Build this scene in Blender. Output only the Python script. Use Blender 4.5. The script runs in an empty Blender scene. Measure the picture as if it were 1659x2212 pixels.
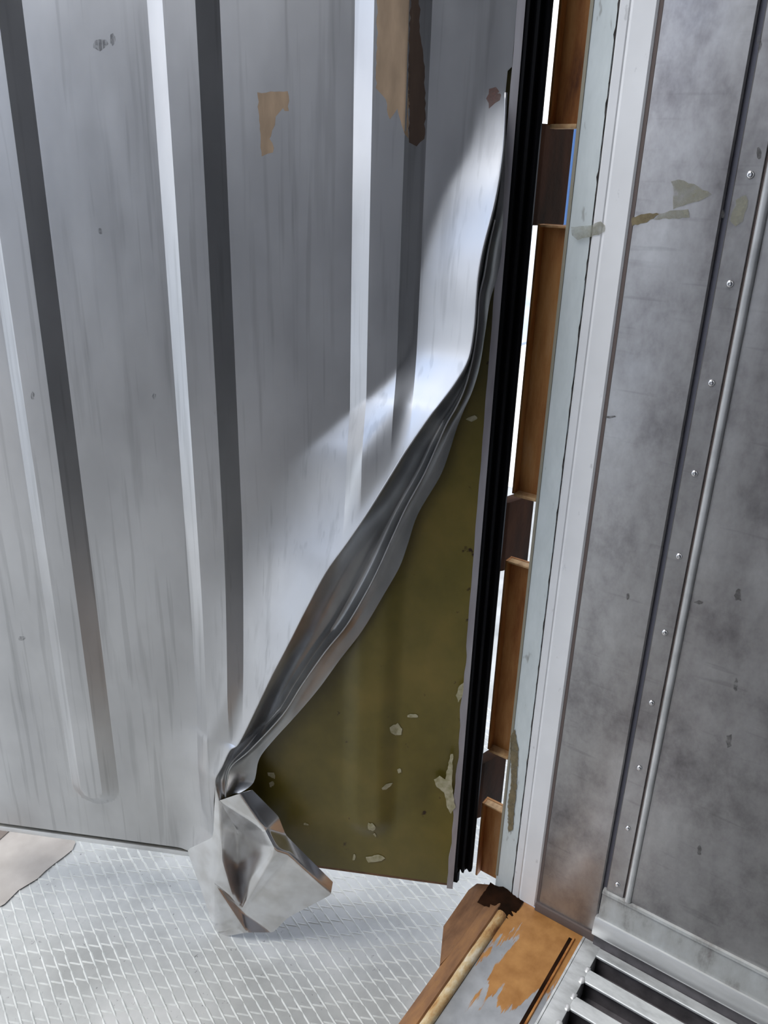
import bpy, bmesh, math, random
from mathutils import Vector, Matrix
random.seed(7)
SC = bpy.context.scene
COL = SC.collection
# ------------------------------------------------------------------ camera
W, H = 1659, 2212
CX, CY, F = 829.5, 1106.0, 1750.0
HEAD = math.radians(55.5)
dn = Vector((700-CX, -(5294-CY), -F)).normalized()
UP = -dn
fw = Vector((0, 0, -1)); FH = (fw-UP*fw.dot(UP)).normalized(); RT = FH.cross(UP)
Yc = FH*math.cos(HEAD)-RT*math.sin(HEAD)
Xc = FH*math.sin(HEAD)+RT*math.cos(HEAD)
RM = Matrix((Xc, Yc, UP))
def ray(x, y): return RM @ Vector((x-CX, CY-y, -F))
_r = ray(1100, 1930)
CAM = -_r*(1.4/(-_r.z)); CAM.z = 1.4
def unproject(x, y, n, p):
    r = ray(x, y); n = Vector(n)
    return CAM+r*(n.dot(Vector(p)-CAM)/n.dot(r))
cam = bpy.data.cameras.new('camera')
cam.sensor_fit = 'HORIZONTAL'; cam.sensor_width = 36.0; cam.lens = F/W*36.0
cam.clip_start = 0.02; cam.clip_end = 500
co = bpy.data.objects.new('camera', cam); COL.objects.link(co)
co.matrix_world = Matrix.Translation(CAM) @ RM.to_4x4()
SC.camera = co
cam.dof.use_dof = False
# ------------------------------------------------------------------ sky, exposure
world = bpy.data.worlds.new('sky'); SC.world = world; world.use_nodes = True
wn = world.node_tree.nodes; wl = world.node_tree.links; wn.clear()
wo = wn.new('ShaderNodeOutputWorld'); wb = wn.new('ShaderNodeBackground')
wt = wn.new('ShaderNodeTexCoord'); wnoise = wn.new('ShaderNodeTexNoise')
wnoise.inputs['Scale'].default_value = 2.6; wnoise.inputs['Detail'].default_value = 5
wr = wn.new('ShaderNodeValToRGB')
wr.color_ramp.elements[0].position = .40; wr.color_ramp.elements[0].color = (.30, .47, .80, 1)
wr.color_ramp.elements[1].position = .50; wr.color_ramp.elements[1].color = (.98, .985, 1.0, 1)
wl.new(wt.outputs['Generated'], wnoise.inputs['Vector']); wl.new(wnoise.outputs['Fac'], wr.inputs['Fac'])
wl.new(wr.outputs['Color'], wb.inputs['Color']); wb.inputs['Strength'].default_value = 1.5
wl.new(wb.outputs['Background'], wo.inputs['Surface'])
sun = bpy.data.lights.new('sun', 'SUN'); sun.energy = 2.0; sun.angle = math.radians(40); sun.color = (1, .97, .92)
so = bpy.data.objects.new('sun', sun); COL.objects.link(so)
so.rotation_euler = Vector((.35, -.55, -1)).to_track_quat('-Z', 'Y').to_euler()
so['label'] = 'soft hazy daylight'
SC.view_settings.view_transform = 'Standard'; SC.view_settings.look = 'None'
SC.view_settings.gamma = 1; SC.view_settings.use_curve_mapping = False
SC.view_settings.exposure = 0.5

# ------------------------------------------------------------------ helpers
def tag(o, label=None, cat=None, group=None, kind=None):
    if label: o['label'] = label
    if cat: o['category'] = cat
    if group: o['group'] = group
    if kind: o['kind'] = kind
    return o
def empty(name, loc, label, cat, kind=None):
    o = bpy.data.objects.new(name, None); COL.objects.link(o); o.location = loc
    o.empty_display_size = .05
    return tag(o, label, cat, kind=kind)
def wloc(p):
    v = Vector((0, 0, 0))
    while p is not None: v = v+p.location; p = p.parent
    return v
def obj(name, verts, faces, mat, parent=None, smooth=False, angle=None, merge=0, solid=0, bevel=0, sub=0):
    off = wloc(parent) if parent else Vector((0, 0, 0))
    me = bpy.data.meshes.new(name)
    me.from_pydata([tuple(Vector(v)-off) for v in verts], [], faces)
    bm = bmesh.new(); bm.from_mesh(me)
    if merge: bmesh.ops.remove_doubles(bm, verts=bm.verts, dist=merge)
    bmesh.ops.dissolve_degenerate(bm, edges=bm.edges, dist=1e-6)
    if bevel:
        bmesh.ops.bevel(bm, geom=list(bm.edges), offset=bevel, segments=2, affect='EDGES', profile=.6)
    bmesh.ops.recalc_face_normals(bm, faces=bm.faces) if (bevel or merge == 0) else None
    bm.to_mesh(me); bm.free()
    me.materials.append(mat)
    o = bpy.data.objects.new(name, me); COL.objects.link(o)
    if parent: o.parent = parent
    if smooth or angle:
        me.polygons.foreach_set('use_smooth', [True]*len(me.polygons))
        if angle:
            me.set_sharp_from_angle(angle=math.radians(angle))
    if sub:
        m = o.modifiers.new('sub', 'SUBSURF'); m.levels = sub; m.render_levels = sub
    if solid:
        m = o.modifiers.new('solid', 'SOLIDIFY'); m.thickness = solid; m.offset = 0
        e = o.modifiers.new('split', 'EDGE_SPLIT'); e.split_angle = math.radians(55)
    return o
def boxvf(lo, hi):
    x0, y0, z0 = lo; x1, y1, z1 = hi
    v = [(x0,y0,z0),(x1,y0,z0),(x1,y1,z0),(x0,y1,z0),(x0,y0,z1),(x1,y0,z1),(x1,y1,z1),(x0,y1,z1)]
    f = [(0,3,2,1),(4,5,6,7),(0,1,5,4),(1,2,6,5),(2,3,7,6),(3,0,4,7)]
    return v, f
def box(name, lo, hi, mat, parent=None, bevel=0, angle=None):
    v, f = boxvf(lo, hi)
    return obj(name, v, f, mat, parent, bevel=bevel, angle=angle or (40 if bevel else None))
def prism(name, prof, axis, a, b, mat, parent=None, bevel=0, angle=None):
    """profile (list of 2d) extruded from a to b along 'x','y' or 'z'"""
    n = len(prof); vs = []
    for t in (a, b):
        for p, q in prof:
            vs.append((t, p, q) if axis == 'x' else (p, t, q) if axis == 'y' else (p, q, t))
    fs = [tuple(range(n)), tuple(reversed(range(n, 2*n)))]+[(i, i+n, (i+1) % n+n, (i+1) % n) for i in range(n)]
    return obj(name, vs, fs, mat, parent, bevel=bevel, angle=angle or (35 if bevel else None))
def tube(name, pts, r, mat, parent=None, seg=8, radii=None):
    vs = []; fs = []
    n = len(pts); P = [Vector(p) for p in pts]
    for i, p in enumerate(P):
        t = (P[min(i+1, n-1)]-P[max(i-1, 0)]).normalized()
        a = t.cross(Vector((0.3, 0.1, 1))).normalized(); b = t.cross(a)
        rr = radii[i] if radii else r
        for k in range(seg):
            th = 2*math.pi*k/seg
            vs.append(p+a*rr*math.cos(th)+b*rr*math.sin(th))
    for i in range(n-1):
        for k in range(seg):
            fs.append((i*seg+k, i*seg+(k+1) % seg, (i+1)*seg+(k+1) % seg, (i+1)*seg+k))
    fs.append(tuple(range(seg))); fs.append(tuple(range((n-1)*seg, n*seg)))
    return obj(name, vs, fs, mat, parent, smooth=True)
def lerp_table(tab, x):
    if x <= tab[0][0]: return tab[0][1:]
    if x >= tab[-1][0]: return tab[-1][1:]
    for a, b in zip(tab, tab[1:]):
        if a[0] <= x <= b[0]:
            t = (x-a[0])/max(b[0]-a[0], 1e-9)
            return tuple(p+(q-p)*t for p, q in zip(a[1:], b[1:]))
def smooth01(t):
    t = max(0., min(1., t)); return t*t*(3-2*t)
def inpoly(x, y, poly):
    c = False; j = len(poly)-1
    for i in range(len(poly)):
        xi, yi = poly[i]; xj, yj = poly[j]
        if (yi > y) != (yj > y) and x < (xj-xi)*(y-yi)/(yj-yi)+xi: c = not c
        j = i
    return c

# ------------------------------------------------------------------ materials
class MT:
    def __init__(s, name):
        s.m = bpy.data.materials.new(name); s.m.use_nodes = True
        s.n = s.m.node_tree.nodes; s.l = s.m.node_tree.links
        s.b = s.n['Principled BSDF']; s.tc = s.n.new('ShaderNodeTexCoord')
        g = s.n.new('ShaderNodeNewGeometry'); s.pos = g.outputs['Position']
    def noise(s, scale, detail=4, stretch=(1, 1, 1), rough=.55, off=(0, 0, 0)):
        mp = s.n.new('ShaderNodeMapping'); mp.inputs['Scale'].default_value = stretch; mp.inputs['Location'].default_value = off
        s.l.new(s.pos, mp.inputs['Vector'])
        t = s.n.new('ShaderNodeTexNoise'); t.inputs['Scale'].default_value = scale
        t.inputs['Detail'].default_value = detail; t.inputs['Roughness'].default_value = rough
        s.l.new(mp.outputs[0], t.inputs['Vector']); return t.outputs['Fac']
    def ramp(s, fac, stops):
        r = s.n.new('ShaderNodeValToRGB'); e = r.color_ramp.elements
        while len(e) < len(stops): e.new(.5)
        for k, (p, c) in enumerate(stops):
            e[k].position = p; e[k].color = (c, c, c, 1) if isinstance(c, (int, float)) else (*c, 1)
        s.l.new(fac, r.inputs['Fac']); return r.outputs['Color']
    def mix(s, fac, a, b, mode='MIX'):
        x = s.n.new('ShaderNodeMix'); x.data_type = 'RGBA'; x.blend_type = mode
        for sock, v in ((x.inputs[0], fac), (x.inputs[6], a), (x.inputs[7], b)):
            if hasattr(v, 'is_output'): s.l.new(v, sock)
            else: sock.default_value = v if not isinstance(v, tuple) else (*v, 1)
        return x.outputs[2]
    def math(s, op, a, b=0.0, clamp=False):
        x = s.n.new('ShaderNodeMath'); x.operation = op; x.use_clamp = clamp
        for sock, v in ((x.inputs[0], a), (x.inputs[1], b)):
            if hasattr(v, 'is_output'): s.l.new(v, sock)
            else: sock.default_value = v
        return x.outputs[0]
    def axis(s, k):
        x = s.n.new('ShaderNodeSeparateXYZ'); s.l.new(s.pos, x.inputs[0]); return x.outputs[k]
    def set(s, **k):
        for key, v in k.items():
            sock = s.b.inputs[{'color': 'Base Color', 'rough': 'Roughness', 'metal': 'Metallic', 'spec': 'Specular IOR Level'}[key]]
            if hasattr(v, 'is_output'): s.l.new(v, sock)
            else: sock.default_value = (*v, 1) if isinstance(v, tuple) else v
        return s
    def bump(s, h, strength=.2, dist=.002):
        b = s.n.new('ShaderNodeBump'); b.inputs['Strength'].default_value = strength; b.inputs['Distance'].default_value = dist
        s.l.new(h, b.inputs['Height']); s.l.new(b.outputs[0], s.b.inputs['Normal']); return s

# stainless door liner: brushed, faint vertical drip streaks
t = MT('stainless_liner')
drip = t.ramp(t.noise(9, 3, (4.5, 4.5, .28)), [(.30, .86), (.42, 1.0)])
fine = t.ramp(t.noise(42, 2, (1.6, 1.6, .06), off=(3, 1, 0)), [(.33, .86), (.41, 1.0)])
blot = t.ramp(t.noise(6, 4, (1, 1, .6)), [(.33, (.50, .50, .505)), (.6, (.60, .60, .605))])
t.set(color=t.mix(1.0, t.mix(1.0, blot, drip, 'MULTIPLY'), fine, 'MULTIPLY'), metal=.92, rough=t.ramp(t.noise(11, 4, (2, 2, .5)), [(.3, .30), (.7, .38)]))
t.bump(t.noise(150, 2, (1, 1, .03)), .05, .0006); M_LINER = t.m
t = MT('torn_steel')
t.set(color=t.ramp(t.noise(18, 3), [(.35, (.66, .65, .64)), (.6, (.80, .80, .81))]), metal=.97, rough=.2); M_TORN = t.m
t = MT('dark_flange_steel')
t.set(color=t.ramp(t.noise(14, 3, (1, 1, .4)), [(.35, (.30, .305, .31)), (.6, (.42, .425, .43))]), metal=.95, rough=.26); M_FLANGE = t.m  # darker steel tone, even over the curled flange and lip
t = MT('wall_steel')
c = t.ramp(t.noise(7, 6, (1, 1, .7), .7), [(.30, (.18, .168, .175)), (.5, (.36, .35, .35)), (.72, (.50, .495, .495))])
scr = t.ramp(t.noise(60, 2, (1, .12, 1.2)), [(.28, .86), (.38, 1.0)])
c = t.mix(1.0, c, scr, 'MULTIPLY')
t.set(color=c, metal=.85, rough=t.ramp(t.noise(13, 4), [(.3, .33), (.7, .45)]))
t.bump(t.noise(14, 3, (1, 1, .6)), .12, .01); M_WALL = t.m
t = MT('white_frame_paint')
sc2 = t.ramp(t.noise(38, 4, (1, 1, .5), .7), [(.30, (.16, .15, .14)), (.35, (.90, .90, .90))])
t.set(color=t.mix(.75, sc2, t.ramp(t.noise(8, 3), [(.3, (.78, .78, .78)), (.7, (.90, .90, .90))])), rough=.35); M_WHITE = t.m
t = MT('pale_green_frame_paint')
t.set(color=t.ramp(t.noise(30, 4, (1, 1, .3), .7), [(.30, (.28, .28, .25)), (.38, (.66, .71, .70)), (.7, (.75, .80, .79))]), rough=.4); M_GREEN = t.m
t = MT('caulk'); t.set(color=t.ramp(t.noise(90, 3), [(.4, (.025, .022, .02)), (.6, (.09, .08, .075))]), rough=.8); M_CAULK = t.m
t = MT('dark_brown_line'); t.set(color=(.13, .10, .09), rough=.8); M_DKBROWN = t.m
t = MT('orange_rust')
c = t.ramp(t.noise(16, 6, (1.5, 1.5, .25), .65), [(.28, (.10, .025, .006)), (.42, (.36, .13, .028)), (.58, (.52, .24, .07)), (.8, (.62, .38, .19))])
t.set(color=c, rough=.62); t.bump(t.noise(120, 4), .3, .002); M_RUST = t.m
t = MT('light_rust_edge')
t.set(color=t.ramp(t.noise(50, 4), [(.3, (.34, .15, .05)), (.6, (.66, .42, .2))]), rough=.6); M_RUSTL = t.m
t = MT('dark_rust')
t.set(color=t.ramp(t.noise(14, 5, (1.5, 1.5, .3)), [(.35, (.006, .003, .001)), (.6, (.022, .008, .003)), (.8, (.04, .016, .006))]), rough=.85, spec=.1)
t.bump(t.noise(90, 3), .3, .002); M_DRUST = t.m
t = MT('brown_beam')
c = t.ramp(t.noise(13, 6, (.5, 2, 2), .65), [(.3, (.10, .045, .02)), (.5, (.21, .105, .05)), (.66, (.30, .15, .06)), (.8, (.42, .24, .08))])
t.set(color=c, rough=.6); t.bump(t.noise(90, 4), .35, .002); M_BROWN = t.m
t = MT('worn_ridge')
c = t.ramp(t.noise(26, 6, (.5, 1, 1), .7), [(.32, (.16, .045, .02)), (.44, (.44, .26, .10)), (.56, (.56, .44, .26)), (.7, (.74, .70, .60))])
t.set(color=c, rough=.55); M_RIDGE = t.m
t = MT('sill_plate_paint')
n1 = t.noise(15, 5, (.26, 1.6, 1), .6, off=(1.2, 1.4, 0))
gx = t.math('MULTIPLY_ADD', t.axis(0), 1.25)            # more rust near the corner post
t.n[-1].inputs[2].default_value = .215
mask = t.ramp(t.math('ADD', n1, gx), [(.455, 0.0), (.475, 1.0)])
steel = t.ramp(t.noise(22, 4), [(.3, (.38, .39, .41)), (.7, (.54, .56, .58))])
orange = t.ramp(t.noise(30, 4), [(.3, (.34, .15, .04)), (.7, (.50, .25, .08))])
t.set(color=t.mix(mask, steel, orange), rough=t.ramp(mask, [(0, .35), (1, .55)]), metal=t.ramp(mask, [(0, .5), (1, 0.)]))
t.bump(mask, .3, .001); M_SILL = t.m
t = MT('black_rubber'); t.set(color=(.003, .003, .004), rough=.7, spec=.12); M_RUB = t.m
t = MT('foam_core')
c = t.ramp(t.noise(5, 5, (1, 1, .8), .6), [(.3, (.10, .08, .013)), (.5, (.16, .125, .022)), (.7, (.23, .165, .034))])
rd = t.ramp(t.noise(40, 3), [(.24, (.16, .06, .02)), (.30, (1, 1, 1))])
t.set(color=t.mix(1, c, rd, 'MULTIPLY'), rough=.33, spec=.5); M_FOAM = t.m
t = MT('foam_residue'); t.set(color=t.ramp(t.noise(80, 3), [(.3, (.34, .30, .15)), (.7, (.60, .55, .38))]), rough=.7); M_FLECK = t.m
t = MT('edge_metal'); t.set(color=t.ramp(t.noise(30, 3, (1, 1, .2)), [(.3, (.36, .33, .35)), (.7, (.55, .53, .55))]), metal=.4, rough=.5); M_EDGE = t.m
t = MT('paper_residue')
t.set(color=t.ramp(t.noise(45, 4, (1, 1, .25)), [(.3, (.27, .19, .12)), (.7, (.44, .31, .20))]), rough=.6); M_PAPER = t.m
t = MT('paper_residue_dark')
t.set(color=t.ramp(t.noise(55, 4, (1, 1, .12)), [(.3, (.07, .045, .035)), (.62, (.13, .085, .06)), (.7, (.42, .28, .18))]), rough=.5); M_PAPERD = t.m
t = MT('dried_adhesive'); t.set(color=t.ramp(t.noise(60, 4), [(.3, (.20, .16, .08)), (.7, (.42, .38, .27))]), rough=.5); M_ADH = t.m
t = MT('faint_adhesive'); t.set(color=(.34, .335, .30), rough=.45, metal=.4); M_ADHF = t.m
t = MT('red_stain'); t.set(color=(.20, .12, .10), rough=.45, metal=.3); M_STAIN = t.m
t = MT('floor_aluminium')
c = t.ramp(t.noise(24, 5, (1, .35, 1), .65), [(.3, (.42, .43, .43)), (.5, (.66, .68, .68)), (.7, (.82, .84, .84))])
t.set(color=c, metal=.4, rough=.42); t.bump(t.noise(60, 3), .15, .001); M_ALU = t.m
t = MT('rail_aluminium'); t.set(color=t.ramp(t.noise(20, 4, (1, .3, 1)), [(.3, (.62, .63, .63)), (.6, (.82, .83, .83))]), metal=.6, rough=.35); M_RAIL = t.m
t = MT('kick_plate_grey')
c = t.ramp(t.noise(17, 5, (1, 1.3, .6), .65), [(.3, (.26, .25, .24)), (.45, (.46, .47, .46)), (.7, (.57, .59, .59))])
t.set(color=c, metal=.3, rough=.5); M_KICK = t.m
t = MT('floor_channel_dark'); t.set(color=t.ramp(t.noise(30, 4), [(.3, (.06, .055, .06)), (.7, (.13, .12, .13))]), rough=.6); M_CHAN = t.m  # dark grey for slot floor, slat sides and kick web
t = MT('checker_plate')
c = t.ramp(t.noise(5, 6, (1, 1, 1), .6), [(.3, (.26, .265, .255)), (.5, (.36, .365, .355)), (.7, (.45, .45, .44))])
speck = t.ramp(t.noise(70, 3, (1, 1, 1), .7, off=(5, 2, 0)), [(.27, .5), (.34, 1.)])
t.set(color=t.mix(1, c, speck, 'MULTIPLY'), rough=.5, metal=.1); M_CHK = t.m
t = MT('checker_rib'); t.set(color=t.ramp(t.noise(40, 4), [(.3, (.38, .39, .375)), (.7, (.52, .53, .51))]), rough=.5); M_CRIB = t.m
t = MT('brown_dirt'); t.set(color=t.ramp(t.noise(12, 5), [(.3, (.26, .235, .21)), (.7, (.36, .33, .30))]), rough=.7); M_DIRT = t.m
t = MT('dark_ground_tone'); t.set(color=t.ramp(t.noise(12, 5), [(.3, (.09, .07, .055)), (.7, (.15, .12, .10))]), rough=.7); M_DKGROUND = t.m  # dark brown for the threshold drop and the painted door shadow
t = MT('yard_concrete'); t.set(color=t.ramp(t.noise(.6, 5), [(.3, (.44, .49, .53)), (.7, (.66, .69, .71))]), rough=.8); M_YARD = t.m
t = MT('inner_lining'); t.set(color=(.42, .42, .44), metal=.3, rough=.4); M_INNER = t.m
t = MT('outer_paint'); t.set(color=(.7, .71, .7), rough=.4); M_OUT = t.m
t = MT('rivet_steel'); t.set(color=(.72, .72, .73), metal=1., rough=.22); M_RIV = t.m

def film(name, col, lo, hi, scale=45, **k):
    t = MT(name); t.set(color=col, **k)
    t.l.new(t.ramp(t.noise(scale, 4, (1, 1, 1), .6), [(.35, lo), (.62, hi)]), t.b.inputs['Alpha'])
    return t.m
M_ADH = film('dried_adhesive_film', (.24, .19, .10), .45, .95, rough=.5)
M_ADHF = film('faint_adhesive_film', (.36, .35, .27), .12, .55, rough=.5)
M_SCUFF = film('scuff_film', (.13, .125, .12), .05, .5, 70, rough=.5)
M_SCUFFL = film('light_scuff_film', (.24, .24, .245), .0, .3, 60, rough=.5)
M_STAIN = film('stain_film', (.17, .09, .07), .55, .8, rough=.5)
# ------------------------------------------------------------------ door coordinate frame
DA = Vector((-.059, .104, 0))
da = math.radians(117)
DU = Vector((math.cos(da), math.sin(da), 0)); DN = Vector((-DU.y, DU.x, 0))   # DN faces the cargo side
if DN.dot(CAM-DA) < 0: DN = -DN
def D(u, z, d=0.): return DA+DU*u+DN*d+Vector((0, 0, z))
def dpx(x, y, d=0.):
    P = unproject(x, y, DN, DA+DN*d); q = P-DA
    return q.dot(DU), P.z, d
def Dpx(x, y, d=0.): return D(*dpx(x, y, d))
RIBS = (.181, .4845, .785, 1.087)
RIBH = .017
def rib(u, z, h=RIBH, zend=.162):
    best = 0
    for c in RIBS:
        dz = max(0, zend-z); dist = math.hypot(u-c, dz)
        best = max(best, h*max(0, min(1, (.054-dist)/.030)))
    return best

# the torn liner edge: fold px, py, depth off the core, width of the bulge
FOLD = [(1097,150,.004,.02),(1094,200,.005,.03),(1087,320,.018,.052),(1070,430,.034,.078),(1045,530,.043,.086),(1034,590,.047,.090),(1029,640,.050,.093),
 (1024,710,.053,.096),(1012,775,.056,.098),(985,825,.059,.102),(950,872,.061,.112),(928,900,.062,.122),(878,972,.062,.15),(849,1019,.062,.17),(795,1106,.062,.19),
 (748,1175,.061,.21),(704,1236,.061,.22),(661,1316,.060,.22),(621,1395,.059,.22),(585,1464,.058,.21),(552,1533,.057,.20),(516,1605,.056,.18),(497,1620,.056,.17),
 (480,1655,.056,.16),(465,1687,.056,.14)]
RET = [(1092,200,.004,1094,200,.003,1096,200,.002),(1087,320,.018,1089,320,.008,1093,320,.004),(1070,430,.034,1077,432,.022,1089,435,.003),
 (1045,530,.043,1056,532,.03,1084,540,.004),(1034,590,.047,1046,592,.034,1073,600,.005),(1029,640,.050,1035,642,.040,1058,650,.010),
 (1024,710,.053,1030,712,.043,1048,715,.012),(1012,775,.056,1020,778,.042,1036,790,.012),(985,825,.059,1003,840,.040,1020,845,.012),
 (950,872,.061,985,880,.036,1000,890,.012),(928,900,.062,965,915,.034,985,930,.012),(878,972,.062,945,960,.031,970,978,.012),
 (849,1019,.062,916,1025,.030,950,1030,.012),(795,1106,.062,878,1095,.028,903,1110,.012),(748,1175,.061,848,1160,.028,881,1175,.012),
 (704,1236,.061,819,1225,.028,863,1225,.012),(661,1316,.060,791,1280,.028,830,1283,.012),(621,1395,.059,748,1352,.028,782,1363,.013),
 (585,1464,.058,704,1406,.029,735,1424,.014),(552,1533,.057,652,1480,.030,690,1486,.015),(516,1605,.056,610,1545,.033,640,1545,.018),
 (497,1620,.056,540,1620,.040,590,1600,.022),(480,1655,.056,500,1655,.045,560,1640,.028),(465,1687,.056,490,1690,.047,548,1690,.034),(474,1729,.056,487,1724,.052,518,1714,.046)]
def catmull(rowsl, n=5):
    out = []
    for i in range(len(rowsl)-1):
        p0 = rowsl[max(i-1, 0)]; p1 = rowsl[i]; p2 = rowsl[i+1]; p3 = rowsl[min(i+2, len(rowsl)-1)]
        for k in range(n):
            t = k/n
            out.append(tuple(.5*(2*b+(c-a)*t+(2*a-5*b+4*c-d)*t*t+(3*b-a-3*c+d)*t**3) for a, b, c, d in zip(p0, p1, p2, p3)))
    out.append(rowsl[-1]); return out
RR = []
for (lx, ly, ld, mx, my, md, rx, ry, rd) in RET:
    wd_ = lerp_table(sorted((y, w) for x, y, d, w in FOLD), ly)[0]
    RR.append(tuple(Dpx(lx, ly, ld))+tuple(Dpx(mx, my, md))+tuple(Dpx(rx, ry, rd))+(wd_,))
RR = catmull(RR, 5)
def _frow(P, w):
    q = Vector(P)-DA; return (P[2], q.dot(DU), q.dot(DN), w)
FT = [_frow(Dpx(1097, 150, .004), .02)]
for q in RR:
    if q[2] < FT[-1][0]-.0008: FT.append(_frow(q[0:3], q[9]))
FT = [f for f in FT if f[0] > dpx(464, 1695, .056)[1]]
for x, y, d, w in [(465,1700,.056,.13),(462,1730,.054,.12),(462,1770,.047,.11),(461,1808,.042,.10)]:
    q = dpx(x, y, d)
    if q[1] < FT[-1][0]-.0005: FT.append((q[1], q[0], d, w))
FT.sort()
pu, pz, _ = dpx(404, 1835, .008)
FT = [(pz-.002, pu, .008, .03)]+[q for q in FT if q[0] > pz]
ZTOP = 2.34; UMAX = 1.13
def fold_at(z):
    if z > FT[-1][0]: 
        return (.0115, .004, .02)
    return lerp_table(FT, z)
def liner_d(u, z):
    uf, df, w = fold_at(z)
    t = (u-uf)/w
    b = (1-t)**(1.25+.9*smooth01((.98-z)/.16)) if t < 1 else 0
    flat = smooth01((u-uf)/(.07 if df > .03 else .01)) if df > .006 else 1
    z_eff = rib(u, z)*flat
    wav = .0035*math.sin(z*9+u*7)*math.exp(-max(0, u-uf)/.12)*smooth01(df/.04)
    return .003+z_eff+max(0, df-.003)*b+wav*(1-b)

door = empty('container_door', DA, 'open insulated container door with ribbed stainless liner torn and peeled away from the yellow-green foam', 'door', kind='thing')
# --- liner sheet
cols = []
u = 0.0
brk = []
for c in RIBS:
    for e in (-.054, -.024, .024, .054): brk.append(c+e)
while u < UMAX:
    cols.append(round(u, 5)); u += .006
cols = sorted(set([c for c in cols if min(abs(c-b) for b in brk) > .0025]+[b for b in brk if b < UMAX]+[b+.0012 for b in brk if b < UMAX]+[b-.0012 for b in brk if b < UMAX]))
rows = []
z = FT[0][0]
while z < 1.72: rows.append(z); z += .005
while z < ZTOP: rows.append(z); z += .06
rows.append(ZTOP)
vs = []; fs = []; nc = len(cols)
for z in rows:
    uf = fold_at(z)[0]
    # liner bottom hem follows z ~ 0 along the left part
    for u in cols:
        uu = uf if u < uf+.0028 else u; vs.append(D(uu, z, liner_d(uu, z)))
for i in range(len(rows)-1):
    f0 = fold_at(rows[i])[0]; f1 = fold_at(rows[i+1])[0]
    for j in range(nc-1):
        if cols[j+1] < f0+.0028 and cols[j+1] < f1+.0028: continue
        fs.append((i*nc+j, i*nc+j+1, (i+1)*nc+j+1, (i+1)*nc+j))
liner = obj('inner_liner', vs, fs, M_LINER, door, merge=1e-5, angle=14, solid=.0012)
tag(liner, 'brushed stainless steel liner with vertical ribs, bulging along its torn edge')

# --- return flange and lip along the fold
vs = []; vs2 = []
K1 = 12; K2 = 4
for r in RR:
    L = Vector(r[0:3]); Mp = Vector(r[3:6]); Rp = Vector(r[6:9])
    wd = (Mp-L).length
    for k in range(K1):
        t = k/(K1-1)
        hollow = -.030*min(1, wd/.075)*(math.sin(math.pi/2*t/.72)**1.15 if t < .72 else math.sin(math.pi/2*(1-t)/.28)**.8)
        crease = .05*wd*math.exp(-((t-.62)/.10)**2)*math.sin(math.pi*min(1, max(0, (1.0-L.z)/.9)))
        vs.append(L.lerp(Mp, t)+DN*(hollow+crease))
    wd = (Rp-Mp).length
    for k in range(K2):
        t = k/(K2-1)
        vs2.append(Mp.lerp(Rp, t)+DN*(-.18*wd*math.sin(math.pi*t)-.0004))
def gridf(n, m): return [(i*m+j, i*m+j+1, (i+1)*m+j+1, (i+1)*m+j) for i in range(n-1) for j in range(m-1)]
fl = obj('return_flange', vs, gridf(len(RR), K1), M_FLANGE, door, merge=1e-6, smooth=True, solid=.001)
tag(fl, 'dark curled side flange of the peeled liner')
lp = obj('flange_lip', vs2, gridf(len(RR), K2), M_FLANGE, door, merge=1e-6, smooth=True, solid=.001)
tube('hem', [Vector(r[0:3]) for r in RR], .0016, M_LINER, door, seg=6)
tube('hem', [Vector(r[3:6]) for r in RR[12:]], .0014, M_LINER, door, seg=6)

# --- crumpled flap hanging under the tear
FP = dict(A=(465,1687,.056),B=(474,1729,.055),C=(518,1714,.060),Dd=(545,1706,.046),E=(601,1763,.041),F=(617,1804,.042),G=(719,1905,.045),
 T2=(714,1933,.055),I=(623,1981,.056),J=(590,2014,.060),K=(532,2014,.066),L=(486,2023,.062),M=(464,2009,.056),N=(462,1905,.052),O=(461,1808,.044),
 P=(404,1835,.009),P2=(436,1925,.030),Q=(522,1966,.044),R=(596,1837,.082),S=(514,1796,-.002),T=(628,1849,.066),V=(503,1938,.054),Wv=(480,1860,.058),
 X=(538,1845,.030),Y=(572,1790,.074),Z=(512,1862,-.002),Q2=(538,1905,.050))
names = list(FP); idx = {k: i for i, k in enumerate(names)}
fv = [Dpx(*FP[k]) for k in names]
FF = ['P O N', 'P N P2', 'P2 N M', 'A B Wv O', 'O Wv N', 'N Wv V', 'N V Q', 'N Q K', 'N K L', 'N L M', 'B S Z Wv', 'Wv Z V', 'Z Q V', 'S X Z', 'Z X Q2', 'Z Q2 Q',
      'S R X', 'X R Q2', 'Q2 R Q', 'B C Y', 'B Y S', 'S Y R', 'C Dd E Y', 'Y E F', 'Y F R', 'R F T', 'F G T2 T', 'R T Q', 'Q T I', 'T T2 I', 'Q I J', 'Q J K']
ff = [tuple(idx[n] for n in f.split()) for f in FF]
off = DA
me = bpy.data.meshes.new('torn_flap'); me.from_pydata([tuple(v-off) for v in fv], [], ff)
bm = bmesh.new(); bm.from_mesh(me); bmesh.ops.recalc_face_normals(bm, faces=bm.faces)
cl = bm.edges.layers.float.new('crease_edge')
for e in bm.edges: e[cl] = 1.0 if e.is_boundary else .93
bm.to_mesh(me); bm.free(); me.materials.append(M_TORN)
me.polygons.foreach_set('use_smooth', [True]*len(me.polygons))
flap = bpy.data.objects.new('torn_flap', me); COL.objects.link(flap); flap.parent = door
m = flap.modifiers.new('sub', 'SUBSURF'); m.levels = 3; m.render_levels = 3
m = flap.modifiers.new('solid', 'SOLIDIFY'); m.thickness = .0012; m.offset = 0
m = flap.modifiers.new('split', 'EDGE_SPLIT'); m.split_angle = math.radians(60)
tag(flap, 'crumpled corner of the liner hanging below the door edge')

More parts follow.
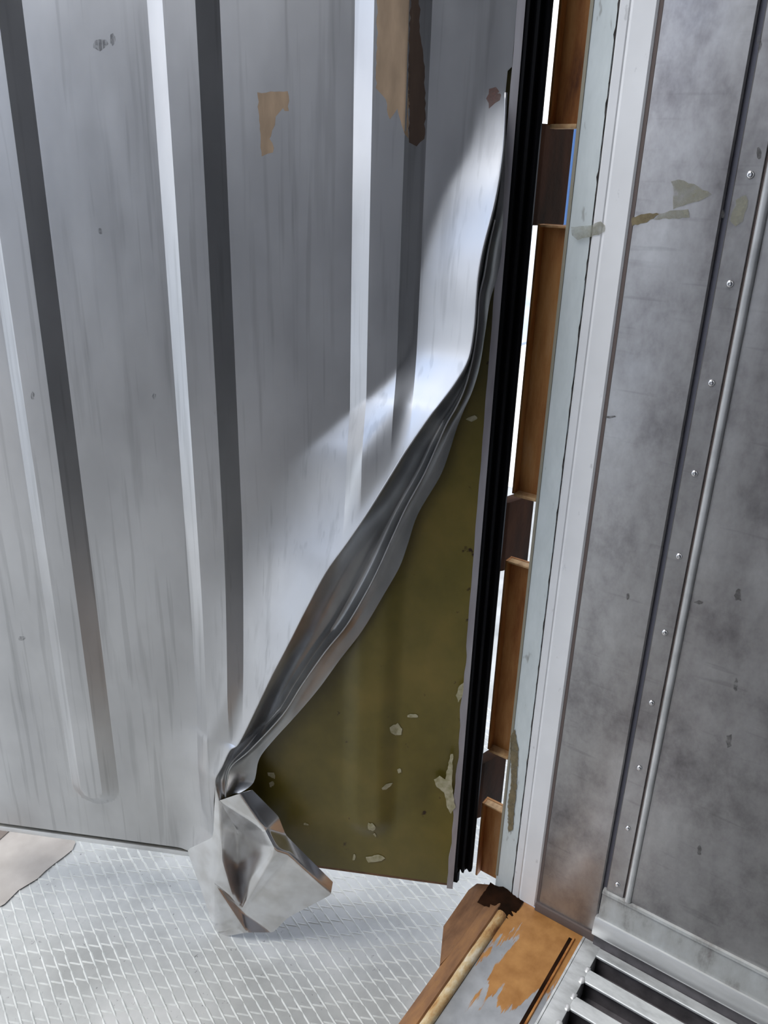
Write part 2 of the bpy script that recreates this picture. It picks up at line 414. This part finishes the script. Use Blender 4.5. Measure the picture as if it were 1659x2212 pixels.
# --- foam core
fc = [i*.008 for i in range(int(UMAX/.008)+1)]
fr = [.004+i*.012 for i in range(int(1.6/.012))]+[1.8, 2.0, ZTOP-.01]
vs = []
for z in fr:
    for u in fc: vs.append(D(u+.006, z, -.006+rib(u, z, .010)))
n0 = len(vs); fs = gridf(len(fr), len(fc))
bk = [D(.006, fr[0], -.08), D(fc[-1]+.006, fr[0], -.08), D(fc[-1]+.006, fr[-1], -.08), D(.006, fr[-1], -.08)]
vs += bk
m_ = len(fc); N_ = len(fr)
fs.append((n0, n0+1, n0+2, n0+3))
fs.append(tuple([n0+1, n0]+list(range(0, m_))))
fs.append(tuple([n0+3, n0+2]+list(range(N_*m_-1, (N_-1)*m_-1, -1))))
fs.append(tuple([n0, n0+3]+[k*m_ for k in range(N_-1, -1, -1)]))
fs.append(tuple([n0+2, n0+1]+[k*m_+m_-1 for k in range(N_)]))
foam = obj('foam_core', vs, fs, M_FOAM, door, angle=20)
tag(foam, 'exposed yellow-green foam core')
def dbox(name, u0, u1, z0, z1, d0, d1, mat, bevel=0, parent=door):
    v = [D(a, c, b) for c in (z0, z1) for a, b in ((u0, d0), (u1, d0), (u1, d1), (u0, d1))]
    f = [(0,3,2,1),(4,5,6,7),(0,1,5,4),(1,2,6,5),(2,3,7,6),(3,0,4,7)]
    return obj(name, v, f, mat, parent, bevel=bevel, angle=30 if bevel else None)
dbox('outer_skin', -.02, UMAX+.02, -.0, ZTOP, -.088, -.081, M_OUT)
dbox('bottom_rail', .50, UMAX, -.012, .001, -.03, .002, M_RAIL, .001)
dbox('bottom_rail', .006, .50, -.004, .004, -.078, -.008, M_BROWN)
# grey metal edge strip, slightly ragged
ev = []
zz = [.001+i*.02 for i in range(90)]+[ZTOP]
for z in zz:
    w = .0115+(.0016*math.sin(z*31)+.0012*math.sin(z*83+1))*(1 if z < .6 else .2)
    ev += [D(0, z, -.004), D(0, z, .004), D(w, z, .0045), D(w, z, -.004)]
fs = []
for i in range(len(zz)-1):
    for k in range(4): fs.append((i*4+k, i*4+(k+1) % 4, (i+1)*4+(k+1) % 4, (i+1)*4+k))
fs += [(0, 1, 2, 3), tuple(range(len(ev)-4, len(ev)))]
obj('edge_strip', ev, fs, M_EDGE, door)
# black double-fin gasket on the hinge edge
def dprism(name, prof, z0, z1, mat):
    n = len(prof)
    v = [D(a, z, b) for z in (z0, z1) for a, b in prof]
    f = [tuple(range(n)), tuple(range(2*n-1, n-1, -1))]+[(i, i+n, (i+1) % n+n, (i+1) % n) for i in range(n)]
    return obj(name, v, f, mat, door, angle=35)
gk = dprism('gasket', [(0,.002),(-.006,.004),(-.008,-.004),(-.013,-.008),(-.016,.0),(-.02,.001),(-.022,-.008),(-.0265,-.012),(-.031,-.004),(-.036,-.006),(-.038,-.016),(-.033,-.022),(-.012,-.03),(-.012,-.05),(-.030,-.056),(-.036,-.066),(-.03,-.074),(0,-.078)], .046, ZTOP, M_RUB)
tag(gk, 'black rubber fin gasket along the hinge edge')
dprism('gasket_foot', [(0,.001),(-.008,.002),(-.012,-.006),(-.012,-.05),(0,-.06)], .018, .046, M_RUB)

# --- patches that lie on a surface
def surf_patch(name, poly, mp, mat, parent, lift=.0006, step=.003, label=None, kind=None, ruff=.25, seed=1):
    """poly: outline in surface coordinates; mp(a,b)->Vector"""
    rnd = random.Random(seed)
    pl = []
    for i in range(len(poly)):
        a = Vector(poly[i]); b = Vector(poly[(i+1) % len(poly)])
        L = (b-a).length; n = max(1, int(L/(step*2)))
        nrm = Vector((-(b-a).y, (b-a).x)); nrm = nrm/max(L, 1e-6)
        for k in range(n):
            q = a.lerp(b, k/n)+nrm*rnd.uniform(-1, 1)*step*ruff*4*(1 if k else .3)
            pl.append((q.x, q.y))
    bm = bmesh.new()
    vv = [bm.verts.new((x, y, 0)) for x, y in pl]
    es = [bm.edges.new((vv[i], vv[(i+1) % len(vv)])) for i in range(len(vv))]
    r = bmesh.ops.triangle_fill(bm, edges=es, use_beauty=True)
    # cut along a grid so that the patch follows the surface below
    x0 = min(p[0] for p in pl); x1 = max(p[0] for p in pl); y0 = min(p[1] for p in pl); y1 = max(p[1] for p in pl)
    st = max(step, (x1-x0)/40)
    x = x0+st
    while x < x1:
        bmesh.ops.bisect_plane(bm, geom=bm.verts[:]+bm.edges[:]+bm.faces[:], plane_co=(x, 0, 0), plane_no=(1, 0, 0)); x += st
    y = y0+.02
    while y < y1:
        bmesh.ops.bisect_plane(bm, geom=bm.verts[:]+bm.edges[:]+bm.faces[:], plane_co=(0, y, 0), plane_no=(0, 1, 0)); y += .02
    bm.verts.ensure_lookup_table()
    vs = [mp(v.co.x, v.co.y, lift) for v in bm.verts]
    for i, v in enumerate(bm.verts): v.index = i
    fs = [tuple(v.index for v in f.verts) for f in bm.faces]; bm.free()
    o = obj(name, vs, fs, mat, parent, angle=30, solid=.0002)
    if label: o['label'] = label
    return o
def liner_map(u, z, l): return D(u, z, liner_d(u, z)+l)
def foam_map(u, z, l): return D(u, z, -.006+rib(u-.006, z, .010)+l)
def lp(pts, d=.003): return [dpx(x, y, d)[:2] for x, y in pts]
surf_patch('paper_residue', lp([(556,200),(622,197),(624,240),(615,240),(611,233),(596,252),(594,270),(586,295),(582,300),(592,320),(590,330),(578,332),(566,338),(562,270)]), liner_map, M_PAPER, door, ruff=.12, label='torn brown paper scrap stuck to the liner')
surf_patch('paper_residue', lp([(815,-40),(884,-40),(884,150),(882,300),(874,290),(862,250),(858,235),(842,258),(834,215),(812,190),(815,60)], .02), liner_map, M_PAPER, door, ruff=.12, seed=4, label='brown paper residue on the rib beside the tear')
surf_patch('paper_residue', lp([(890,-40),(905,-40),(908,80),(914,120),(918,200),(916,300),(900,316),(884,308),(884,120)], .012), liner_map, M_PAPERD, door, ruff=.1, seed=5, label='dark brown residue on the rib flank')
surf_patch('stain', lp([(1056,190),(1072,186),(1082,204),(1070,222),(1056,234),(1050,212)], .012), liner_map, M_STAIN, door, seed=6)
for k, (x, y, s) in enumerate([(855,1578,16),(893,1550,9),(862,1668,7),(836,1698,9),(802,1783,12),(810,1858,17),(764,1855,6),(586,1678,9),(585,1697,7),(660,1784,5),(809,1806,5),(1020,905,10)]):
    rnd = random.Random(k*3+1)
    pts = []
    nn = 11; ph = rnd.uniform(0, 6)
    for i in range(nn):
        th = 2*math.pi*i/nn; rr = s*rnd.uniform(.62, 1.1)*(1+.25*math.sin(2*th+ph))
        ex, ey = (1.25, .7) if k % 2 else (.7, 1.2)
        pts.append((x+rr*ex*math.cos(th), y+rr*ey*math.sin(th)))
    surf_patch('foam_fleck', lp(pts, 0), foam_map, M_FLECK, door, lift=.0012, step=.0025, ruff=.1, seed=k)
surf_patch('foam_fleck', lp([(985,1500),(992,1480),(1004,1470),(1000,1500),(990,1515)], 0), lambda u, z, l: D(u, z, .003+l), M_FLECK, door, step=.0025, ruff=.1)
surf_patch('foam_fleck', lp([(938,1680),(950,1672),(962,1680),(974,1625),(979,1625),(976,1690),(984,1740),(974,1754),(966,1740),(960,1708),(944,1696)], 0), lambda u, z, l: D(u, z, .0048+l), M_FLECK, door, step=.0025, ruff=.1, label='ragged pale foam scrap on the edge strip')
for k, (x, y, sx, sy) in enumerate([(332,857,5,8),(476,888,7,12),(215,95,20,16),(242,85,9,14),(215,500,6,10),(80,852,6,12),(45,1380,9,6),(608,1352,4,7),(795,742,9,5),(392,1712,38,3)]):
    rnd = random.Random(k+40)
    pts = [(x+sx*rnd.uniform(.6, 1.1)*math.cos(a*math.pi/4), y+sy*rnd.uniform(.6, 1.1)*math.sin(a*math.pi/4)) for a in range(8)]
    surf_patch('scuff_mark', lp(pts, .006), liner_map, M_SCUFFL, door, lift=.0005, step=.003, ruff=.15, seed=k)
# hinge lugs bolted to the back of the door, reaching through the post cut-outs
ZC = [(1.335, 1.472), (.760, .890), (.200, .338), (1.93, 2.07)]
for z0, z1 in ZC:
    # plan outline of the lug, towards the hinge pin outside the post
    prof = [(-.035, .175), (.012, .142), (.060, .112), (.127, .094), (.140, .104), (.136, .120), (.066, .136), (.02, .166), (-.02, .20)]
    zb, zt = z0-.09+.0, z1-.09
    k = .09/1.4
    zb = z0-.115*(1.4-z0)/1.35; zt = z1-.115*(1.4-z1)/1.35+.0
    g = prism('hinge_lug', prof, 'z', zb, zt, M_DRUST, door, bevel=.0015)

# ------------------------------------------------------------------ corner post
post = empty('corner_post', (0, .03, 0), 'steel corner post with pale painted face, dark caulk line and rusty hinge recesses', 'post', 'structure')
prism('post_body', [(.001, .034), (.001, -.004), (.05, -.004), (.05, .034)], 'z', .0, 2.36, M_GREEN, post)
# wavy caulk bead
vs = []; ZS = [i*.012 for i in range(200)]
for z in ZS:
    j = .0009*math.sin(z*60)+.0009*math.sin(z*143+2)+(.0012*math.sin(z*211) if z > 1.2 else 0)
    a = -.004+j; b = -.0072+j*.3
    vs += [(.002, a, z), (-.0012, (a+b)/2, z), (.002, b, z)]
fs = []
for i in range(len(ZS)-1):
    for k in range(2): fs.append((i*3+k, i*3+k+1, (i+1)*3+k+1, (i+1)*3+k))
obj('caulk_bead', vs, fs, M_CAULK, post, smooth=True)
prism('white_trim', [(.0, -.0068), (-.003, -.010), (-.003, -.021), (-.0015, -.023), (-.0035, -.027), (-.0035, -.058), (-.001, -.061), (.02, -.061), (.02, -.0068)], 'z', .004, 2.36, M_WHITE, post, angle=20)
tag(post.children[-1], 'white painted trim strip')
# rusty flange trays between the hinge cut-outs
TZ = [(.0, .200), (.338, .760), (.890, 1.335), (1.472, 1.93), (2.07, 2.36)]
for z0, z1 in TZ:
    tr = bpy.data.objects.new('hinge_recess', None)
    vs = []; fs = []
    def add(lo, hi):
        v, f = boxvf(lo, hi); n = len(vs); vs.extend(v); fs.extend([tuple(i+n for i in q) for q in f])
    add((.018, .034, z0), (.023, .082, z1))
    pan = obj('recess_plate', vs, fs, M_RUST, post)
    box('recess_edge', (.0, .078, z0), (.0178, .0825, z1), M_RUST, post, .0012)
    if z0 > .01: box('recess_edge', (-.001, .036, z0-.004), (.018, .0779, z0+.002), M_RUSTL, post, .001)
    if z1 < 2.3: box('recess_edge', (.001, .036, z1-.004), (.0178, .0779, z1-.0005), M_RUSTL, post, .001)
    bpy.data.objects.remove(tr)
# yellowed sealant edge between recess and painted face
box('sealant_edge', (-.0006, .0305, .03), (.018, .0358, 2.36), M_RUSTL if False else MT('old_sealant').set(color=(.36, .33, .25), rough=.7).m, post, .0008)
def wpx(x, y): 
    P = unproject(x, y, (1, 0, 0), (0, 0, 0)); return (P.y, P.z)
def wall_map(off=0.):
    return lambda y, z, l: Vector((-off-l, y, z))
surf_patch('adhesive_smear', [wpx(*p) for p in [(1236,490),(1262,488),(1280,486),(1300,478),(1309,487),(1308,500),(1296,507),(1272,512),(1250,518),(1238,508)]], wall_map(.0034), M_ADHF, post, step=.002, ruff=.1)
surf_patch('rust_smear', [wpx(*p) for p in [(1103,1590),(1112,1575),(1120,1620),(1116,1700),(1108,1790),(1098,1800),(1097,1740),(1104,1690)]], wall_map(.0001), M_ADH, post, step=.002, ruff=.15, seed=3)

# ------------------------------------------------------------------ right wall lining
wall = empty('wall_right', (0, -.06, 0), 'scratched stainless container side wall lining with a riveted seam strip, right of the post', 'wall', 'structure')
box('backing_panel', (.012, -4.9, .0), (.07, -.061, 2.40), M_INNER, wall)
prism('seam_line', [(-.0005, -.0612), (-.0005, -.0665), (.01, -.0665), (.01, -.0612)], 'z', .02, 2.39, M_DKBROWN, wall)  # brown strip drawn for the shadow line beside the trim
# panel 1
prism('lining_panel', [(.0, -.0665), (-.001, -.069), (-.001, -.184), (.001, -.1865), (.010, -.1865), (.010, -.0665)], 'z', .020, 2.39, M_WALL, wall, angle=30)
tag(wall.children[-1], 'narrow scuffed steel panel beside the white trim')
prism('seam_groove', [(.0045, -.1865), (.0045, -.1945), (.010, -.1945), (.010, -.1865)], 'z', .022, 2.39, MT('groove_dark').set(color=(.10, .10, .125), rough=.6, metal=.3).m, wall)
prism('seam_strip', [(.001, -.1945), (-.0012, -.1965), (-.0012, -.2275), (.003, -.2285), (.010, -.2285), (.010, -.1945)], 'z', .135, 2.39, M_WALL, wall, angle=30)
prism('seam_line', [(.002, -.2287), (.002, -.2315), (.010, -.2315), (.010, -.2287)], 'z', .139, 2.39, M_DKBROWN, wall)
# panel 2 with rounded leading bead fading toward the floor
zs = [.139]+[.16+i*.04 for i in range(56)]; vs = []
prof0 = [(.006, -.2441), (-.0005, -.2442), (-.001, -.250)]
ypos = [-.28+(-.22*i) for i in range(22)]
for z in zs:
    f = .15+.85*smooth01((z-.35)/.7)
    row = [((x if x > 0 else (-.001+(x+.001)*f)), y, z) for x, y in prof0]+[(-.001, y, z) for y in ypos]
    vs += row
nr = len(prof0)+len(ypos)
prism('lining_bead', [(.004, -.2318), (-.003, -.2322), (-.0062, -.2345), (-.0066, -.2400), (-.0048, -.2428), (-.001, -.2440), (.004, -.2440)], 'z', .139, 2.39, M_RAIL, wall, angle=40)
panel2 = obj('lining_panel', vs, gridf(len(zs), nr), M_WALL, wall, merge=1e-6, angle=50)
tag(panel2, 'wide steel panel with dark handling scuffs and a rounded leading bead')
# rivets: one mesh shared
def rivet_mesh():
    vs = []; fs = []; seg = 12
    prof = [(.0052, .0), (.0050, .0012), (.0040, .0026), (.0022, .0034), (.0009, .0029)]
    for r, h in prof:
        for k in range(seg):
            a = 2*math.pi*k/seg; vs.append((-h, r*math.cos(a), r*math.sin(a)))
    for i in range(len(prof)-1):
        for k in range(seg): fs.append((i*seg+k, i*seg+(k+1) % seg, (i+1)*seg+(k+1) % seg, (i+1)*seg+k))
    fs.append(tuple(range(len(vs)-seg, len(vs))))
    me = bpy.data.meshes.new('rivet'); me.from_pydata(vs, [], fs); me.materials.append(M_RIV)
    me.polygons.foreach_set('use_smooth', [True]*len(me.polygons)); return me
rm = rivet_mesh()
for k in range(16):
    o = bpy.data.objects.new('rivet', rm); COL.objects.link(o); o.parent = wall
    o.location = Vector((-.0014, -.2135, .304-.1385+.1385*k))-wall.location
W1 = wall_map(.0010)
surf_patch('adhesive_streak', [wpx(*p) for p in [(1366,470),(1380,465),(1405,460),(1425,462),(1412,472),(1390,482),(1366,488)]], W1, M_ADH, wall, step=.002, ruff=.15, label='brown dried glue streak')
surf_patch('adhesive_streak', [wpx(*p) for p in [(1425,462),(1448,455),(1486,452),(1490,470),(1460,472),(1412,474)]], W1, M_ADHF, wall, step=.002, ruff=.1)
surf_patch('adhesive_film', [wpx(*p) for p in [(1450,392),(1466,388),(1500,398),(1538,420),(1520,430),(1488,440),(1455,452),(1456,415)]], W1, M_ADHF, wall, step=.003, ruff=.1, seed=9)
surf_patch('adhesive_film', [wpx(*p) for p in [(1590,432),(1612,420),(1616,448),(1606,478),(1590,488),(1578,478),(1584,455)]], wall_map(.0012), M_ADHF, wall, step=.003, ruff=.2, seed=10)
rnd = random.Random(12)
for k, (x, y, sx, sy) in enumerate([(1357,1288,4,9),(1590,1480,7,16),(1575,1600,8,20),(1640,95,6,22),(1640,330,7,16),(1510,1300,12,5),(1595,1285,9,16),(1562,462,4,9),(1512,1835,5,12),(1318,900,14,3)]):
    pts = [(x+sx*rnd.uniform(.6, 1.1)*math.cos(a*math.pi/4), y+sy*rnd.uniform(.6, 1.1)*math.sin(a*math.pi/4)) for a in range(8)]
    surf_patch('scuff_mark', [wpx(*p) for p in pts], wall_map(.0012), M_SCUFF, wall, lift=.0004, step=.002, ruff=.2, seed=k)
# kick plate and rail at the foot of the wall
prism('kick_plate', [(-.0008, .139), (-.006, .138), (-.007, .132), (-.0035, .130), (-.0065, .070), (.010, .066), (.010, .139)], 'y', -4.9, -.19, M_KICK, wall, angle=25)
prism('kick_rail', [(-.005, .0700), (-.010, .0695), (-.0135, .064), (-.0175, .036), (-.016, .030), (-.010, .028), (.010, .028), (.010, .0655)], 'y', -4.9, -.186, M_RAIL, wall, angle=30)
tag(wall.children[-1], 'bright worn aluminium rail')
box('kick_web', (-.010, -4.9, -.076), (.010, -.19, .0279), M_CHAN, wall)

# ------------------------------------------------------------------ floor
floor = empty('floor', (0, -.17, 0), 'grey aluminium slatted container floor with slots and weld beads, at lower right', 'floor', 'structure')
box('floor_base', (-2.24, -4.9, -.075), (.01, -.172, -.05), M_CHAN, floor)
# end bar beside the sill
box('end_bar', (-2.24, -.206, -.05), (-.001, -.1725, -.0005), M_ALU, floor, .0015)
# slats: T bars running along the container
def slat_mesh(w):
    prof = [(-w/2, 0), (-w/2, -.004), (-.004, -.008), (-.004, -.049), (.004, -.049), (.004, -.008), (w/2, -.004), (w/2, 0), (w/2-.0015, .0012), (-w/2+.0015, .0012)]
    n = len(prof); vs = []
    for y in (0., -4.68):
        for p, q in prof: vs.append((p, y, q))
    fs = [tuple(range(n)), tuple(reversed(range(n, 2*n)))]+[(i, i+n, (i+1) % n+n, (i+1) % n) for i in range(n)]
    me = bpy.data.meshes.new('floor_slat'); me.from_pydata(vs, [], fs); me.materials.append(M_ALU); me.materials.append(M_CHAN)
    for p in me.polygons: p.material_index = 1 if (p.index >= 2 and p.index-2 in (1, 2, 3, 4, 5)) else 0
    bm = bmesh.new(); bm.from_mesh(me); bmesh.ops.recalc_face_normals(bm, faces=bm.faces); bm.to_mesh(me); bm.free()
    return me
sm = slat_mesh(.030)
sm1 = slat_mesh(.022)
for k in range(33):
    x = -.0215 if k == 0 else -.083-.0675*(k-1)
    if x < -2.2: break
    o = bpy.data.objects.new('floor_slat', sm1 if k == 0 else sm); COL.objects.link(o); o.parent = floor
    o.location = Vector((x, -.206, -.001))-floor.location
# weld beads where the slats meet the end bar
rnd = random.Random(5)
for k in range(14):
    x = -.083-.0675*k
    for dx in (-.014, .013):
        r0 = rnd.uniform(.0045, .0065); vs = []; fs = []
        seg = 8
        for i, (rr, h) in enumerate([(1, -.001), (.85, .45), (.45, .8)]):
            for j in range(seg):
                a = 2*math.pi*j/seg; q = rnd.uniform(.88, 1.12)
                vs.append((x+dx+r0*1.7*rr*q*math.cos(a), -.2035+r0*1.25*rr*q*math.sin(a), -.0012+h*r0*.55))
        for i in range(2):
            for j in range(seg): fs.append((i*seg+j, i*seg+(j+1) % seg, (i+1)*seg+(j+1) % seg, (i+1)*seg+j))
        fs.append(tuple(range(2*seg, 3*seg)))
        obj('weld_bead', vs, fs, M_RAIL, floor, smooth=True)

# ------------------------------------------------------------------ rusty door sill
sill = empty('door_sill', (-.3, .0, 0), 'rusty steel door sill with worn ridge and flaking orange paint, at the foot of the post', 'sill', 'structure')
box('sill_plate', (-2.24, -.168, -.012), (.001, -.0225, -.001), M_SILL, sill, .001)
tag(sill.children[-1], 'grey plate with flaking orange rust')
box('sill_lip', (-2.24, -.1722, -.03), (.001, -.1682, .0005), M_ALU, sill)
# slot groove with rusty bead
prism('sill_bead', [(-.1585, -.001), (-.1570, .003), (-.1545, .0035), (-.1525, -.001)], 'x', -2.24, -.022, M_RUST, sill, angle=50)
prism('sill_bead', [(-.1525, -.001), (-.1520, -.0004), (-.1462, -.0004), (-.1457, -.001)], 'x', -2.24, -.024, M_DRUST, sill)
# worn ridge
vs = []; n = 120; seg = 7
for i in range(n+1):
    x = -.055-i*.018
    for k in range(seg):
        a = math.pi*k/(seg-1); j = 1+.10*math.sin(i*2.1+k)+.06*math.sin(i*5.7)
        vs.append((x, -.0115+.0105*math.cos(a), -.001+.0095*math.sin(a)*j))
obj('ridge_bar', vs, gridf(n+1, seg), M_RIDGE, sill, angle=60)
# outer beam
prism('outer_beam', [(-.0008, -.06), (-.0008, .0), (.002, .003), (.025, -.002), (.031, -.006), (.031, -.06)], 'x', -2.24, -.004, M_BROWN, sill, angle=25)
# corner gusset plate with chamfered corner
gv = [(-.012, .031), (-.012, .078), (-.02, .082), (-.145, .084), (-.158, .076), (-.236, .046), (-.246, .031)]
gp = [unproject(x, y, (0, 0, 1), (0, 0, -.004)) for x, y in [(1075,1912),(1030,1908),(1012,1922),(958,2000),(950,2085),(1010,2020)]]
prism('gusset_plate', [(p.x, p.y) for p in gp], 'z', -.05, -.004, M_BROWN, sill, bevel=.0012)
# dirt heaped in the corner
vs = []; fs = []
for i in range(9):
    for j in range(9):
        x = -.058+i*.0072; y = -.035+j*.010
        r = math.hypot((x+.004)/.05, (y-.005)/.045)
        h = max(-.003, .010*(1-r)+.0016*math.sin(i*3.1+j*1.7)+.0012*math.sin(i*1.3-j*4.2))
        vs.append((min(x, -.0005), y, h))
obj('dirt_heap', vs, gridf(9, 9), M_DRUST, sill, smooth=True)
box('wall_foot_angle', (-.006, -.19, -.0008), (.0, -.061, .0195), M_DKBROWN, sill, .001)

# ------------------------------------------------------------------ outside ground: pale checker plate
GZ = -.165
ground = empty('ground', (-.4, .8, GZ), 'pale dusty checker plate ramp outside below the open door', 'ground', 'structure')
box('steel_plate', (-3.2, .032, GZ-.02), (2.6, 3.2, GZ), M_CHK, ground)
box('threshold_drop', (-2.24, -.16, GZ-.02), (.0, .0315, -.0601), M_DKGROUND, ground)
def gpx(x, y): return unproject(x, y, (0, 0, 1), (0, 0, GZ))
a0 = gpx(75, 1977); a1 = gpx(117, 2101); dir1 = (a1-a0).normalized()
b0 = gpx(760, 1990); b1 = gpx(860, 2006); dir2 = (b1-b0).normalized()
vs = []; fs = []
def ridge(c, d, L, w, h):
    d = d.normalized(); p = Vector((-d.y, d.x, 0)); n = len(vs)
    a = c-d*L/2; b = c+d*L/2
    for q, ww, hh in ((a, 0, 0), (c-d*L*.3, w, h), (c+d*L*.3, w, h), (b, 0, 0)):
        vs.extend([q+p*max(ww, .0002)+Vector((0, 0, .0)), q-p*max(ww, .0002), q+Vector((0, 0, hh+.0001))])
    for i in range(3):
        s = n+i*3
        fs.extend([(s, s+2, s+5, s+3), (s+2, s+1, s+4, s+5)])
rnd = random.Random(3)
p1 = Vector((-dir1.y, dir1.x, 0)); origin = gpx(600, 2100)
for i in range(-62, 63):
    for j in range(-40, 41):
        c = origin+p1*(.0225*i)+dir1*(.044*j+.011*(i % 4))
        if not (-1.1 < c.x < .75 and .06 < c.y < 1.9): continue
        ridge(c+Vector((rnd.uniform(-.001, .001), rnd.uniform(-.001, .001), 0)), dir1, .050*rnd.uniform(.85, 1.1), .0026, .0016)
        if (i+j) % 1 == 0: ridge(c+p1*.011+dir1*.012, dir2, .034, .0020, .0009)
o = obj('tread_ribs', vs, fs, M_CRIB, ground); tag(o, kind='stuff')
bpy.context.view_layer.update()
surf_patch('dirt_patch', [tuple(gpx(*p)[:2]) for p in [(-160,1700),(40,1740),(150,1790),(165,1822),(158,1838),(118,1868),(80,1900),(40,1925),(10,1955),(-60,2000),(-200,2060)]], lambda x, y, l: Vector((x, y, GZ+.0025+l)), M_DIRT, ground, step=.012, ruff=.12, seed=2, label='brown bare dirty patch')
surf_patch('door_shadow_patch', [tuple(gpx(*p)[:2]) for p in [(-160,1700),(60,1770),(46,1785),(20,1800),(-5,1822),(-160,1900)]], lambda x, y, l: Vector((x, y, GZ+.0045+l)), M_DKGROUND, ground, step=.012, ruff=.1, seed=8)  # shadow under the door, painted as a dark patch on the plate
yard = box('yard', (-60, 3.2, GZ-.06), (90, 120, GZ-.03), M_YARD); tag(yard, 'distant pale concrete yard seen through the hinge gap', 'ground', kind='structure')
# the rest of the container box behind the camera
box_l = box('wall_left', (-2.30, -4.9, -.07), (-2.25, .03, 2.44), M_INNER); tag(box_l, 'opposite side wall of the container', 'wall', kind='structure')
cl_ = box('ceiling', (-2.30, -4.9, 2.44), (.10, .03, 2.50), M_INNER); tag(cl_, 'container roof lining', 'ceiling', kind='structure')
bw = box('wall_back', (-2.30, -4.96, -.07), (.10, -4.9, 2.50), M_INNER); tag(bw, 'far end wall of the container', 'wall', kind='structure')

# second door leaf, swung fully open on the other side, and an unseen block added to grey the reflections
leaf = empty('container_door', (-2.27, .06, 0), 'second door leaf standing open on the far side of the container', 'door', kind='thing')
vs = []
prof = [(0., 0.)]
for k in range(4):
    c = .16+.29*k
    prof += [(c-.054, 0.), (c-.024, .017), (c+.024, .017), (c+.054, 0.)]
prof.append((1.12, 0.)); prof += [(1.12, -.08), (0., -.08)]
prism('leaf_panel', [(-2.27+b, .06+a) for a, b in prof], 'z', .0, 2.34, M_LINER, leaf)
prism('gasket', [(-2.27, 1.181), (-2.262, 1.20), (-2.30, 1.215), (-2.34, 1.20), (-2.35, 1.181)], 'z', .04, 2.34, M_RUB, leaf)
bd = box('reflection_blocker', (-9.0, -3.0, GZ), (-5.2, 6.5, 1.5), MT('blocker_grey').set(color=(.34, .34, .34), rough=.8).m)
tag(bd, 'low grey block added out of view on the left to grey the liner reflections', 'wall', kind='structure')

# blue container parked outside, seen only through the hinge gap
h = ray(1201, 130); h.z = 0; h.normalize(); rgt = Vector((h.y, -h.x, 0))
p0 = CAM+h*6.5; p0.z = GZ-.03
blue = empty('shipping_container', p0, 'blue painted steel container parked outside, seen through the gap beside the rusty hinges', 'container', kind='thing')
MB = MT('blue_paint').set(color=(.12, .22, .42), rough=.45).m
prof = []
for k in range(20):
    x = .12*k; prof += [(x, 0), (x+.05, 0), (x+.07, .04), (x+.10, .04)]
prof += [(2.42, 0), (2.42, 6.0), (0, 6.0)]
prism('body', [tuple((p0+rgt*a+h*b).xy) for a, b in prof], 'z', p0.z+.12, p0.z+2.6, MB, blue)
for a in (0, 2.30):
    for zz in (0, 2.48):
        prism('corner_casting', [tuple((p0+rgt*(a+c)+h*e).xy) for c, e in ((-.01, -.012), (.14, -.012), (.14, .16), (-.01, .16))], 'z', p0.z+zz, p0.z+zz+.125, MB, blue)
